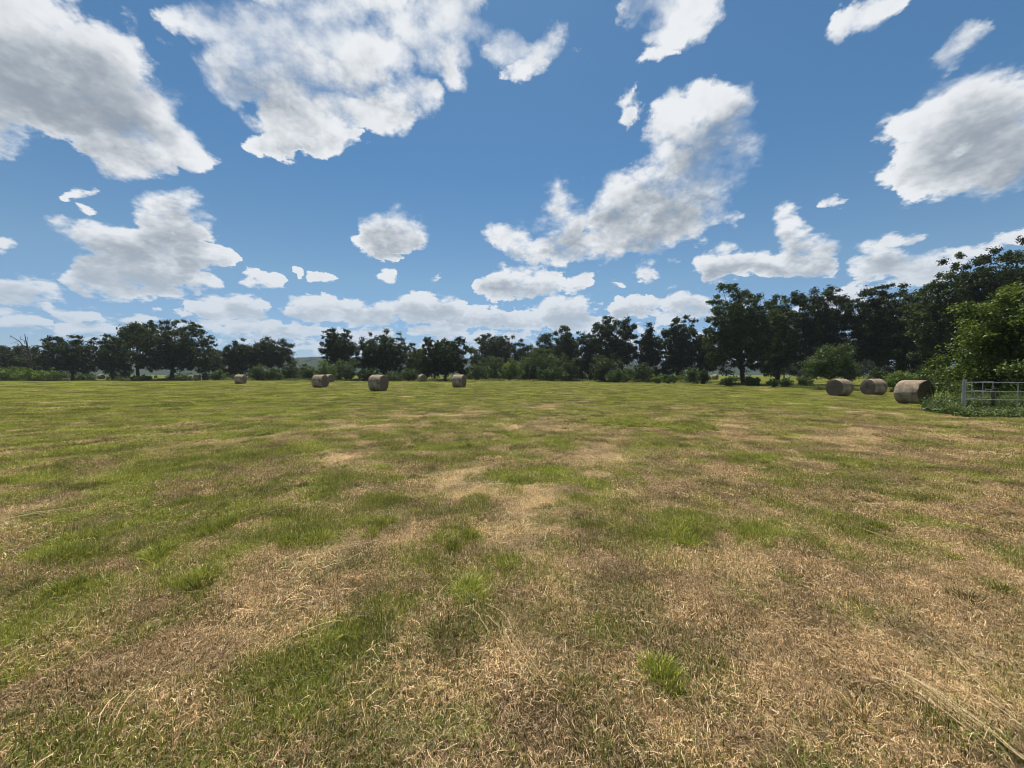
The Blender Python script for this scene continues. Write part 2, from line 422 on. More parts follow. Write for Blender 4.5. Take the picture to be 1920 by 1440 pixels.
M_lime = leaf_material('lime_green_leaves', (.028, .050, .010), (.085, .130, .020), (.24, .30, .036), .30, .02)
def bark_material(name, a, b):
    m, N = new_mat(name)
    tc2 = N.n('ShaderNodeTexCoord').outputs['Object']
    v = N.v('MULTIPLY', tc2, (6, 6, 1.2))
    f = N.noise(v, 3, 6, .65)
    c = ramp(N, f, [(.3, a), (.7, b)])
    finish(N, principled(N, c, .9, .15, normal=bump(N, f, .8, .05)))
    return m
M_bark = bark_material('dark_bark', (.030, .024, .019), (.105, .088, .070))
M_dead = bark_material('weathered_dead_wood', (.045, .037, .031), (.15, .125, .105))

# ------------------------------------------------------------------ ground: one sheet to the horizon
def build_ground():
    na = 900
    ang = []
    # finer in front of the camera
    fr = np.linspace(-math.pi, math.pi, na, endpoint=False)
    rs = [0.0]; r = 0.25
    while r < 5200:
        rs.append(r); r *= 1.017 if r < 140 else 1.06
    rs = np.array(rs[1:])
    A, Rr = np.meshgrid(fr, rs)
    X = Rr * np.sin(A); Y = Rr * np.cos(A)
    Zz = gz(X, Y)
    g, s, t = lay(X.ravel(), np.where(Y.ravel() > 0.2, Y.ravel(), 0.2 + np.abs(Y.ravel())))
    V = np.stack([X.ravel(), Y.ravel(), Zz.ravel()], 1)
    nr = len(rs)
    V = np.vstack([[[0, 0, Z0]], V]); g = np.r_[g[0], g]; s = np.r_[s[0], s]
    i = np.arange(nr - 1)[:, None]; j = np.arange(na)[None, :]; j2 = (j + 1) % na
    q = np.stack([1 + i * na + j, 1 + i * na + j2, 1 + (i + 1) * na + j2, 1 + (i + 1) * na + j], -1).reshape(-1, 4)
    c0 = np.arange(0, na, 2)
    cap = np.stack([np.zeros_like(c0), 1 + (c0 + 2) % na, 1 + c0 + 1, 1 + c0], 1)
    F = np.vstack([q, cap])
    o = quick_mesh('ground', V, F[:, ::-1], M_ground, smooth=True, attrs={'green': g, 'straw': s})
    tag(o, 'mown hay field of short green grass and tan stubble reaching to the trees', 'ground', kind='structure')
    return o
build_ground()

# ------------------------------------------------------------------ grass and thatch
SRC = bpy.data.collections.new('grass_sources')     # building blocks only, never linked to the scene
def blade_patch(name, seed, n_lie, n_up, rad, up_h=(.03, .08), w=(.0018, .0036), lie_len=(.03, .11), live_up=.7, lean=.5, clump=False):
    rg = np.random.default_rng(seed)
    vs, fs, live, tip = [], [], [], []
    base = 0
    def strip(P, wid, side, lv):
        nonlocal base
        k = len(P)
        wv_ = wid * np.array([1.0, .9, .62, .12])[:k] if k == 4 else wid * np.array([1.0, .85, .2])
        L = P - side * wv_[:, None] / 2; Rt = P + side * wv_[:, None] / 2
        vs.append(np.stack([L, Rt], 1).reshape(-1, 3))
        for a in range(k - 1):
            fs.append((base + 2 * a, base + 2 * a + 1, base + 2 * a + 3, base + 2 * a + 2))
        live.extend([lv] * (2 * k)); tip.extend(np.repeat(np.linspace(0, 1, k), 2)); base += 2 * k
    for _ in range(n_lie):
        r_ = rad * math.sqrt(rg.random()); a = rg.random() * 6.2832
        p = np.array([r_ * math.cos(a), r_ * math.sin(a), rg.random() ** 1.5 * .028 + .002])
        d = rg.random() * 6.2832; L = rg.uniform(*lie_len) * (1.0 if rg.random() > .06 else 2.0)
        t = np.array([math.cos(d), math.sin(d), rg.normal(0, .16)])
        sd_ = np.array([-math.sin(d), math.cos(d), rg.normal(0, .5)]); sd_ /= np.linalg.norm(sd_)
        bend = np.array([-math.sin(d), math.cos(d), 0]) * rg.normal(0, .12) * L
        P_ = np.array([p, p + t * L * .5 + bend + [0, 0, .006], p + t * L])
        P_[:, 2] = np.maximum(P_[:, 2], .001)
        strip(P_, rg.uniform(*w), sd_, 0.0)
    for _ in range(n_up):
        r_ = rad * (rg.random() ** (.75 if clump else .5)); a = rg.random() * 6.2832
        p = np.array([r_ * math.cos(a), r_ * math.sin(a), -.004])
        h = rg.uniform(*up_h) * (1 - (.35 * r_ / rad if clump else 0)); d = a + rg.normal(0, .7) if clump else rg.random() * 6.2832
        ln = abs(rg.normal(0, lean)) + (.35 * r_ / rad if clump else 0)
        dx = np.array([math.cos(d), math.sin(d), 0.])
        P_ = np.array([p, p + dx * h * ln * .22 + [0, 0, h * .42], p + dx * h * ln * .62 + [0, 0, h * .78], p + dx * h * ln * 1.15 + [0, 0, h * (1.0 - .25 * ln)]])
        ss = rg.random() * 6.2832
        strip(P_, rg.uniform(w[0], w[1]) * (1.25 if rg.random() < live_up else .9), np.array([math.cos(ss), math.sin(ss), 0.]), 1.0 if rg.random() < live_up else 0.0)
    o = quick_mesh(name, np.vstack(vs), np.array(fs), M_blade, attrs={'live': live, 'tip': tip}, link=False)
    SRC.objects.link(o)
names = []
for k in range(5): blade_patch('a%d_thatch' % k, 10 + k, 640, 230, .17, (.018, .060), w=(.0014, .0030), lie_len=(.010, .045), live_up=.45, lean=.5)
for k in range(5): blade_patch('b%d_turf' % k, 30 + k, 330, 400, .17, (.018, .065), w=(.0014, .0032), lie_len=(.010, .045), live_up=.85, lean=.6)
for k in range(3): blade_patch('c%d_tuft' % k, 50 + k, 0, 210, .10, (.07, .155), w=(.0030, .0055), live_up=1.0, lean=.38, clump=True)
for k in range(2): blade_patch('d%d_stalks' % k, 60 + k, 340, 30, .22, (.04, .10), w=(.0016, .0032), lie_len=(.03, .13), live_up=.1, lean=.5)
IDX = {'a': range(0, 5), 'b': range(5, 10), 'c': range(10, 13), 'd': range(13, 15)}

def scatter(name, pts, idx, rot, scl, green, straw, label, cat):
    n = len(pts)
    me = bpy.data.meshes.new(name); me.vertices.add(n); me.vertices.foreach_set('co', np.asarray(pts, np.float32).ravel())
    def fa(nm, kind, arr, key):
        a = me.attributes.new(nm, kind, 'POINT'); a.data.foreach_set(key, np.ascontiguousarray(arr).ravel())
    fa('idx', 'INT', np.asarray(idx, np.int32), 'value')
    fa('rot', 'FLOAT_VECTOR', np.asarray(rot, np.float32), 'vector')
    fa('scl', 'FLOAT_VECTOR', np.asarray(scl, np.float32), 'vector')
    fa('green', 'FLOAT', np.asarray(green, np.float32), 'value'); fa('straw', 'FLOAT', np.asarray(straw, np.float32), 'value')
    me.update()
    o = bpy.data.objects.new(name, me); C.objects.link(o)
    ng = bpy.data.node_groups.get('scatter') or None
    if ng is None:
        ng = bpy.data.node_groups.new('scatter', 'GeometryNodeTree')
        ng.interface.new_socket('Geometry', in_out='INPUT', socket_type='NodeSocketGeometry')
        ng.interface.new_socket('Geometry', in_out='OUTPUT', socket_type='NodeSocketGeometry')
        A = ng.nodes.new; L = ng.links.new
        gi = A('NodeGroupInput'); go = A('NodeGroupOutput'); ip = A('GeometryNodeInstanceOnPoints'); ci = A('GeometryNodeCollectionInfo')
        ci.inputs['Collection'].default_value = SRC; ci.inputs['Separate Children'].default_value = True; ci.inputs['Reset Children'].default_value = True
        def na_(nm, kind):
            a = A('GeometryNodeInputNamedAttribute'); a.data_type = kind; a.inputs[0].default_value = nm; return a.outputs[0]
        L(gi.outputs[0], ip.inputs['Points']); L(ci.outputs[0], ip.inputs['Instance']); ip.inputs['Pick Instance'].default_value = True
        L(na_('idx', 'INT'), ip.inputs['Instance Index']); L(na_('scl', 'FLOAT_VECTOR'), ip.inputs['Scale'])
        er = A('FunctionNodeEulerToRotation'); L(na_('rot', 'FLOAT_VECTOR'), er.inputs[0]); L(er.outputs[0], ip.inputs['Rotation'])
        L(ip.outputs[0], go.inputs[0])
    md = o.modifiers.new('scatter', 'NODES'); md.node_group = ng
    me.materials.append(M_blade)
    tag(o, label, cat, kind='stuff')
    return o

def grid_points(r0, r1, step, rg, half=61.0):
    if r1 <= 24: half = 76.0
    n = int(2 * r1 / step) + 2
    gx, gy = np.meshgrid((np.arange(n) - n / 2) * step, np.arange(int((r1 + 1.2) / step) + 2) * step - 1.4)
    x = gx.ravel() + rg.uniform(-.5, .5, gx.size) * step; y = gy.ravel() + rg.uniform(-.5, .5, gx.size) * step
    r = np.hypot(x, y); a = np.degrees(np.arctan2(np.abs(x), y))
    k = (r >= r0) & (r < r1) & ((a < half) | (r < 4.0)) & (y > -1.0)
    return x[k], y[k]
rg = np.random.default_rng(7)
PT = []
for (r0, r1, step, s0, hs) in ((0.35, 5, .140, 1.0, 1.0), (5, 11, .24, 1.3, 1.05), (11, 24, .42, 2.0, 1.15), (24, 55, .90, 3.6, 1.3), (55, 115, 2.1, 6.5, 1.5)):
    x, y = grid_points(r0, r1, step, rg)
    g, s, t = lay(x, y)
    u = rg.random(len(x))
    kind = np.where(u < np.clip(g * 1.15 - .12, .04, .95), 1, 0)
    stk = (rg.random(len(x)) < .025 + .35 * s) & (kind == 0)
    idx = np.where(kind == 1, 5 + rg.integers(0, 5, len(x)), rg.integers(0, 5, len(x)))
    idx = np.where(stk, 13 + rg.integers(0, 2, len(x)), idx)
    sc_ = s0 * rg.uniform(.85, 1.2, len(x)); hh = hs * rg.uniform(.7, 1.3, len(x)) * (1 + .35 * t) * (1 + .25 * (g - .4))
    rot = np.stack([rg.normal(0, .03, len(x)), rg.normal(0, .03, len(x)), rg.uniform(0, 6.28, len(x))], 1)
    PT.append((np.stack([x, y, gz(x, y)], 1), idx, rot, np.stack([sc_, sc_, hh], 1), g, s))
cat_ = [np.concatenate([p[i] for p in PT]) for i in range(6)]
scatter('grass', *cat_, 'short mown green grass mixed with tan dry stubble over the whole field', 'grass')

# brighter knee-high tufts that the mower missed
tp, ti, tr, ts, tg, tw = [], [], [], [], [], []
def add_tufts(cx, cy, rx, ry, n, h0):
    for _ in range(n):
        a = rg.random() * 6.28; q = math.sqrt(rg.random())
        x = cx + rx * q * math.cos(a); y = cy + ry * q * math.sin(a)
        tp.append((x, y, float(gz(x, y)))); ti.append(10 + rg.integers(0, 3)); tr.append((rg.normal(0, .08), rg.normal(0, .08), rg.random() * 6.28))
        s_ = rg.uniform(.55, 1.05); ts.append((s_, s_, h0 * rg.uniform(.6, 1.1))); tg.append(rg.uniform(.7, 1.0)); tw.append(0.0)
for (px, py, a, b, w) in GREEN:
    cx, cy = gpt(px, py + 4); rx = a / F_PX * cy; ry = max(.08, (gpt(px, py - b)[1] - gpt(px, py + b)[1]) / 2)
    add_tufts(cx, cy, rx * .8, ry * .8, max(3, int(min(60, rx * ry * 3.14 * 38 * w))), .85 * w + .15)
for (r0, r1, st_) in ((1.3, 9, .30), (9, 20, .5), (20, 42, .9)):
    xx, yy = grid_points(r0, r1, st_, rg)
    gg_, ss_, tt_ = lay(xx, yy)
    for x, y, g_ in zip(xx, yy, gg_):
        if rg.random() < .22 + .7 * max(0, g_ - .3):
            add_tufts(x, y, .15, .15, 1, rg.uniform(.28, .62) * (1 if r0 < 20 else 1.2)); tg[-1] = float(np.clip(g_ + rg.normal(.12, .22), 0, 1))
            ts[-1] = (ts[-1][0] * (1 if r0 < 9 else 1.5 if r0 < 20 else 2.4),) * 2 + (ts[-1][2],)
scatter('green_tufts', tp, ti, tr, ts, tg, tw, 'brighter green clumps of taller grass scattered over the near field', 'grass tufts')

# long loose stalks of cut hay
def stalk(P_, w0):
    P_ = np.array(P_, float); n = len(P_)
    t = np.gradient(P_, axis=0); t /= np.linalg.norm(t, axis=1)[:, None]
    up = np.array([0, 0, 1.]); s1 = np.cross(t, up); s1 /= np.linalg.norm(s1, axis=1)[:, None]; s2 = np.cross(s1, t)
    rings = [P_ + (s1 * math.cos(a) + s2 * math.sin(a)) * w0 / 2 for a in (0, 2.094, 4.188)]
    V = np.stack(rings, 1).reshape(-1, 3)
    F = [(3 * i + j, 3 * i + (j + 1) % 3, 3 * i + 3 + (j + 1) % 3, 3 * i + 3 + j) for i in range(n - 1) for j in range(3)]
    return V, np.array(F)
def straw_mat():
    m, N = new_mat('loose_hay_stalks')
    r = N.n('ShaderNodeNewGeometry').outputs['Random Per Island']
    finish(N, principled(N, ramp(N, r, [(0, (.30, .21, .10)), (.5, (.52, .39, .19)), (1, (.76, .60, .34))]), .6, .3))
    return m
M_straw = straw_mat()
def wander(px0, py0, px1, py1, jit, n=9):
    x0, y0 = gpt(px0, py0); x1, y1 = gpt(px1, py1)
    P_ = []
    L = math.hypot(x1 - x0, y1 - y0); c1 = rg.normal(0, .07) * L
    for i in range(n):
        t = i / (n - 1); x = x0 + (x1 - x0) * t; y = y0 + (y1 - y0) * t
        o_ = c1 * math.sin(t * math.pi) + rg.normal(0, .003)
        x += -(y1 - y0) / L * o_; y += (x1 - x0) / L * o_
        P_.append((x + jit[0], y + jit[1], float(gz(x, y)) + .028 + .02 * math.sin(t * 3.14) + abs(rg.normal(0, .004))))
    return P_
SV, SF, off = [], [], 0
def put_stalk(P_, w0):
    global off
    V, F = stalk(P_, w0); SV.append(V); SF.append(F + off); off += len(V)
for (a, b, c_, d_, n, w0) in ((1675, 1266, 1915, 1440, 5, .0032), (1680, 1270, 1880, 1425, 3, .0030), (1740, 1290, 1916, 1400, 4, .0028), (1560, 1165, 1690, 1240, 3, .003), (1790, 1225, 1915, 1345, 4, .003),
                              (902, 1148, 945, 1200, 4, .003), (945, 1200, 1000, 1290, 5, .0028), (430, 985, 585, 955, 1, .004), (0, 1043, 60, 1040, 1, .004), (1590, 985, 1710, 1025, 2, .004),
                              (880, 1238, 975, 1240, 1, .003), (960, 1020, 1010, 1018, 5, .003), (870, 900, 905, 885, 5, .004), (560, 1050, 700, 1015, 5, .003), (1195, 1160, 1215, 1198, 1, .003),
                              (140, 1190, 175, 1160, 2, .003), (200, 1380, 240, 1300, 3, .0028), (520, 1230, 640, 1180, 2, .0028), (0, 975, 150, 950, 5, .0035)):
    for _ in range(n):
        jx, jy = rg.normal(0, 10 if n > 1 else 0, 2)
        put_stalk(wander(a + jx, b + jy * .6, c_ + jx * 1.6, d_ + jy * .8, rg.normal(0, .012, 2) if n > 1 else (0, 0)), w0 * rg.uniform(.7, 1.15))
for _ in range(150):                                   # single stalks anywhere near
    y = 1.0 + 7 * rg.random() ** 1.3; x = rg.uniform(-1.45, 1.45) * y
    a = rg.random() * 6.28; L = rg.uniform(.06, .26)
    n = 5; c1 = rg.normal(0, .08) * L
    P_ = []
    for i in range(n):
        t = i / (n - 1); o_ = c1 * math.sin(t * 3.14)
        q = (x + math.cos(a) * L * t - math.sin(a) * o_, y + math.sin(a) * L * t + math.cos(a) * o_)
        P_.append((q[0], q[1], float(gz(*q)) + .022 + .012 * rg.random()))
    put_stalk(P_, rg.uniform(.0016, .0032))
o = quick_mesh('straw', np.vstack(SV), np.vstack(SF), M_straw)
tag(o, 'long loose pale stalks of cut hay lying across the near field', 'straw', kind='stuff')

# ------------------------------------------------------------------ trees
def tube(P_, rad, sides=6):
    P_ = np.array(P_, float); n = len(P_); rad = np.array(rad, float)
    t = np.gradient(P_, axis=0); t /= np.maximum(np.linalg.norm(t, axis=1)[:, None], 1e-6)
    ref = np.array([0, 1., 0]) if abs(t[0][1]) < .8 else np.array([1., 0, 0])
    s1 = np.cross(t, ref); s1 /= np.maximum(np.linalg.norm(s1, axis=1)[:, None], 1e-6); s2 = np.cross(s1, t)
    V = []
    for j in range(sides):
        a = 2 * math.pi * j / sides
        V.append(P_ + (s1 * math.cos(a) + s2 * math.sin(a)) * rad[:, None])
    V = np.stack(V, 1).reshape(-1, 3)
    F = [(sides * i + j, sides * i + (j + 1) % sides, sides * i + sides + (j + 1) % sides, sides * i + sides + j) for i in range(n - 1) for j in range(sides)]
    return V, np.array(F)
class Bag:
    def __init__(s): s.V, s.F, s.n = [], [], 0
    def add(s, V, F): s.V.append(V); s.F.append(F + s.n); s.n += len(V)
    def build(s, name, mat, parent=None, smooth=False): return quick_mesh(name, np.vstack(s.V), np.vstack(s.F), mat, parent, smooth)
def leaf_cloud(rg, cen, rad, n, size, up=.35, lim=1.35):
    """n leaf sprays (bent diamonds) through an ellipsoid, denser towards its skin"""
    an = np.array([rg.uniform(.7, 1.4), rg.uniform(.7, 1.4), rg.uniform(.75, 1.3)])
    d = rg.normal(size=(n, 3)); ln_ = np.linalg.norm(d, axis=1)[:, None]; d /= ln_
    q = np.minimum(.46 * ln_[:, 0], lim) if lim > 1 else lim * rg.random(n) ** .5
    if lim <= 1: an = 1.0
    P_ = cen + d * q[:, None] * rad * an
    nrm = d * .6 + rg.normal(size=(n, 3)) * .8; nrm[:, 2] += up; nrm /= np.linalg.norm(nrm, axis=1)[:, None]
    t = np.cross(nrm, rg.normal(size=(n, 3))); t /= np.maximum(np.linalg.norm(t, axis=1)[:, None], 1e-6)
    b = np.cross(nrm, t)
    s = size * rg.uniform(.55, 1.35, n)[:, None]
    dn = nrm * s * .18
    V = np.stack([P_ - t * s * .62 - dn, P_ - b * s * .36 + dn * .4, P_ + t * s * .62 - dn, P_ + b * s * .36 + dn * .4], 1).reshape(-1, 3)
    F = (np.arange(n)[:, None] * 4 + np.array([0, 1, 2, 3])[None, :])
    return V, F
def make_tree(name, x, y, H, Wd, bot, seed, mat, label, group, cat='tree', size=.30, n_clump=90, per=120, cr=1.0, shape='oak', trunk_r=None, gap=.0, bark=None, zb=None,
              lean=0.0, squash=.80, trunk_x=0.0, depth=None, fill=.6):
    """H total height, Wd crown width, bot height of the crown's underside"""
    rg = np.random.default_rng(seed)
    z0 = float(gz(x, y)) - .05 if zb is None else zb
    root = empty(name, (x, y, z0)); tag(root, label, cat, group)
    rx = Wd / 2; rz = (H - bot) / 2; zc = bot + rz; ry = depth / 2 if depth else rx * .9
    # lobes make the outline uneven
    lob = rg.normal(size=(9, 3)); lob[:, 2] = np.abs(lob[:, 2]) * .8 - .1; lob /= np.linalg.norm(lob, axis=1)[:, None]; lw = rg.uniform(.05, .34, 9)
    cl = []
    tries = 0
    while len(cl) < n_clump and tries < n_clump * 40:
        tries += 1
        d = rg.normal(size=3); d /= np.linalg.norm(d)
        if shape == 'oak' and d[2] < -.75: continue
        rr = .72 + (np.maximum(0, lob @ d - .62) / .38 * lw).max() * 1.0
        if shape == 'cone': q = rg.random() ** .5
        else: q = rg.random() ** (.42 if rg.random() < .7 else .9)
        p = np.array([d[0] * rx, d[1] * ry, d[2] * rz]) * rr * q
        p[2] += zc
        if shape == 'cone':
            t = (p[2] - bot) / (H - bot); p[0] *= max(.10, 1.25 * (1 - t) ** .8); p[1] *= max(.10, 1.25 * (1 - t) ** .8)
        if shape == 'oak' and p[2] < bot: p[2] = bot + rg.random() * .6
        if shape == 'bush' and p[2] < .15: p[2] = .15 + rg.random() * .5
        p[0] += lean * p[2]
        if gap and any(np.linalg.norm((p - c[0]) * [1, .6, 1.2]) < gap * cr for c in cl) and rg.random() < .8: continue
        cl.append((p, cr * rg.uniform(.65, 1.25)))
    # scale so that the clumps fill exactly the wanted height and width
    tops = sorted(p[2] + r * squash * .85 for p, r in cl); lows = sorted(p[2] - r * squash * .8 for p, r in cl)
    top = tops[-1] * .6 + tops[-3] * .4; lo = lows[1]
    ws = sorted(abs(p[0]) + r * .85 for p, r in cl); wmax = ws[int(len(ws) * .93)]
    fz = (H - bot) / max(.1, top - lo); fx = rx / wmax
    cl = [(np.array([p[0] * fx, p[1], bot + (p[2] - lo) * fz]), r) for p, r in cl]
    B = Bag()
    for p, r in cl:
        nn = int(per * (r / cr) ** 2)
        B.add(*leaf_cloud(rg, p, np.array([r, r, r * squash]), nn, size))
    if fill > 0:
        zz_ = bot + (H - bot) * .47
        area_ = (rx * .78) * (H - bot) * .40 * 3.14
        B.add(*leaf_cloud(rg, np.array([lean * zz_, 0, zz_]), np.array([rx * .76, ry * .80, (H - bot) * .40]), int(fill * 7 * area_ / size ** 2), size * 1.05, lim=1.0))
    # a few ragged sprays beyond the clumps
    for _ in range(int(n_clump * .7)):
        p, r = cl[rg.integers(len(cl))]
        d = rg.normal(size=3); d[2] = abs(d[2]) * .6; d /= np.linalg.norm(d)
        B.add(*leaf_cloud(rg, p + d * r * 1.05 * [1, 1, squash], np.array([.35, .35, .3]) * r, max(3, int(per * .06)), size * .9))
    B.build('crown', mat, root)
    T = Bag(); tr_ = trunk_r or (.028 * H)
    fork = min(bot + rz * .5, H * .45) if shape != 'cone' else H * .9
    nseg = 7; ax = []
    for i in range(nseg + 1):
        t = i / nseg
        ax.append((trunk_x * (1 - t) + lean * fork * t + rg.normal(0, .05) * t, rg.normal(0, .05) * t, fork * t))
    ra = [tr_ * (1.35 if i == 0 else 1.0 - .5 * i / nseg) for i in range(nseg + 1)]
    T.add(*tube(ax, ra, 9))
    order = sorted(range(len(cl)), key=lambda i: -cl[i][1])[: max(6, min(40, int(n_clump * .22)))]
    if shape != 'cone':
        for i in order:
            p, r = cl[i]
            k = rg.uniform(.45, 1.0); a0 = np.array(ax[int(k * nseg)])
            mid = a0 * .5 + p * .5 + np.array([rg.normal(0, .35), rg.normal(0, .35), rg.normal(0, .25) + .12 * rz * .5])
            ps = []
            for s in np.linspace(0, 1, 7):
                ps.append((1 - s) ** 2 * a0 + 2 * s * (1 - s) * mid + s * s * p + rg.normal(0, .05, 3) * (0 if s in (0,) else 1))
            r0 = tr_ * rg.uniform(.22, .42)
            T.add(*tube(ps, np.linspace(r0, r0 * .18, 7), 5))
    T.build('trunk', bark or M_bark, root, smooth=True)
    return root

def tree_px(name, pxc, pyb, pyt, halfw, Y, bot_py, seed, mat, label, group, tx=0.0, **k):
    """place a tree from what the photograph shows of it: centre, top and half width in pixels, its distance ahead Y"""
    x, y = at_depth(pxc, Y)
    zt = EYE + (702 - pyt) / F_PX * Y; zbot = EYE + (702 - bot_py) / F_PX * Y
    g0 = float(gz(x, y)) - .05
    return make_tree(name, x, y, zt - g0, 2 * halfw / F_PX * Y, max(.2, zbot - g0), seed, mat, label, group, trunk_x=tx / F_PX * Y, **k)

GL = 'oaks and other trees along the left side of the field'
GR = 'trees along the right side of the field'
GM = 'trees along the far edge of the field'
O, O2, M_, FR = M_oak, M_oak2, M_mid, M_fresh
TREES = [
 # name, cx, base, top, halfw, Y, underside, mat, label, group, options
 ('oak_tree', 8, 712, 645, 42, 104, 700, O, 'low dark tree cut by the left edge of the picture behind bright bushes', GL, dict(n_clump=60)),
 ('oak_tree', 60, 712, 648, 38, 112, 700, O, 'dark bushy tree right behind the bare dead tree', GL, dict(n_clump=60)),
 ('oak_tree', 136, 714, 628, 44, 96, 702, O, 'dark oak between the dead tree and the small light green topped tree', GL, dict(n_clump=90, gap=.8)),
 ('oak_tree', 212, 713, 627, 32, 98, 706, O2, 'narrow dark tree with a greener top just left of the largest left oak', GL, dict(n_clump=75)),
 ('oak_tree', 256, 710, 604, 26, 104, 660, O2, 'slim tall tree with bare lower trunk touching the largest left oak', GL, dict(n_clump=34, gap=1.0, tx=4)),
 ('oak_tree', 326, 714, 598, 66, 97, 700, O, 'largest wide oak of the left group with gaps of sky in its crown', GL, dict(n_clump=190, gap=.75, tx=-5, trunk_r=.45)),
 ('oak_tree', 402, 708, 652, 26, 122, 700, O2, 'small tree behind, between the largest left oak and the double oak clump', GL, dict(n_clump=40)),
 ('oak_tree', 452, 711, 635, 34, 108, 702, O, 'left one of two touching oaks behind the small lone bale', GL, dict(n_clump=80)),
 ('oak_tree', 508, 711, 633, 38, 112, 690, O, 'right one of two touching oaks, open airy crown', GL, dict(n_clump=62, gap=1.15)),
 ('oak_tree', 637, 714, 615, 31, 98, 690, O, 'egg shaped dark oak just left of the wide gappy oak at the middle', GM, dict(n_clump=95, squash=.95, fill=1.3)),
 ('oak_tree', 720, 715, 616, 48, 92, 703, O, 'wide gappy dark oak behind the centre bale', GM, dict(n_clump=135, gap=.5, fill=.9, squash=.95, trunk_r=.4)),
 ('broadleaf_tree', 780, 713, 652, 24, 108, 704, M_, 'lighter green young tree between two dark round oaks', GM, dict(n_clump=50)),
 ('oak_tree', 835, 716, 631, 46, 86, 708, O, 'very dark compact round oak behind the right hand centre bale', GM, dict(n_clump=150, fill=2.2, squash=1.0)),
 ('oak_tree', 932, 712, 624, 46, 128, 690, O, 'broad domed dark oak rising over light green scrub', GM, dict(n_clump=110, gap=.7)),
 ('oak_tree', 985, 712, 646, 16, 134, 700, O, 'little dark tree between the domed oak and a tiny lone crown', GM, dict(n_clump=24, gap=1.0)),
 ('oak_tree', 1020, 712, 625, 22, 130, 690, O, 'thin tree with small separate top tufts rising over light green dome', GM, dict(n_clump=30, gap=1.2)),
 ('broadleaf_tree', 1062, 713, 610, 30, 110, 704, O2, 'tall green tree at the left end of the long right hand wood', GR, dict(n_clump=85)),
 ('broadleaf_tree', 1108, 713, 612, 28, 106, 706, O, 'dark upright tree second in the long right hand wood', GR, dict(n_clump=75, gap=.8)),
 ('oak_tree', 1152, 714, 592, 42, 98, 690, O, 'tall open oak with bare leaning trunk standing in front of the wood', GR, dict(n_clump=88, gap=1.1, tx=26, trunk_r=.34)),
 ('cedar_tree', 1216, 714, 607, 26, 96, 708, O, 'dark pointed tree right of the tall open oak', GR, dict(shape='cone', n_clump=70)),
 ('oak_tree', 1275, 714, 592, 38, 92, 706, O, 'tall dark oak with straight trunk midway along the wood', GR, dict(n_clump=110, gap=.7, tx=-8)),
 ('broadleaf_tree', 1325, 716, 614, 24, 90, 702, O, 'shorter dark tree tucked against the huge leaning oak', GR, dict(n_clump=50)),
 ('oak_tree', 1385, 720, 532, 62, 70, 702, O2, 'huge oak whose crown juts left, tallest at the middle of the wood', GR, dict(n_clump=200, gap=.6, tx=10, trunk_r=.42, size=.26)),
 ('broadleaf_tree', 1458, 720, 552, 40, 76, 706, O2, 'tall green tree between the huge oak and the open crowned oak', GR, dict(n_clump=105, size=.26)),
 ('oak_tree', 1535, 722, 538, 56, 68, 690, O, 'open crowned oak with dark forked trunk and sky showing through', GR, dict(n_clump=125, gap=1.05, tx=-30, trunk_r=.42, size=.25)),
 ('broadleaf_tree', 1645, 716, 533, 56, 62, 690, O, 'big dark rounded tree behind the two paired bales', GR, dict(n_clump=170, gap=.6, size=.24)),
 ('broadleaf_tree', 1712, 722, 548, 46, 58, 705, O2, 'dull green tree filling the dip behind the nearest bale', GR, dict(n_clump=120, size=.23)),
 ('broadleaf_tree', 1772, 728, 478, 56, 50, 705, O2, 'tall dark tree with a sprig standing up from its top', GR, dict(n_clump=200, size=.21)),
 ('oak_tree', 1880, 728, 452, 88, 48, 700, O, 'tallest dark oak at the right edge behind the lime green tree', GR, dict(n_clump=230, gap=.6, size=.21)),
]
EDGE = ('tree continuing the line of trees beyond the edge of the picture', 'trees beyond the edges of the picture')
TREES += [('oak_tree', cx_, 714, pt_, hw_, Y_, 698, O, *EDGE, dict(n_clump=70, size=.4)) for cx_, pt_, hw_, Y_ in ((2050, 455, 90, 46), (2260, 440, 110, 40), (2560, 420, 140, 34), (-110, 640, 60, 96), (-240, 630, 60, 92), (-380, 625, 70, 88))]
for i, (nm, cx, pb, pt, hw, Y, bp, mt, lb, gr, op) in enumerate(TREES):
    op = dict(op); px_w = 2 * hw / F_PX * Y
    op.setdefault('size', .34)
    nc = op.pop('n_clump', 80); tx = op.pop('tx', 0)
    area = px_w * (702 - pt) / F_PX * Y
    nc = int(nc * 1.9)
    cr = math.sqrt(area / nc) * .86
    op.setdefault('cr', cr)
    op.setdefault('fill', 0.15 if op.get('gap', 0) > .9 else .5 if op.get('gap', 0) > .7 else 1.0)
    per = int(min(420, max(60, 21 * (cr / op['size']) ** 2)))
    tree_px(nm, cx, pb, pt, hw, Y, bp, 100 + i, mt, lb, gr, tx=tx, n_clump=nc, per=per, **op)

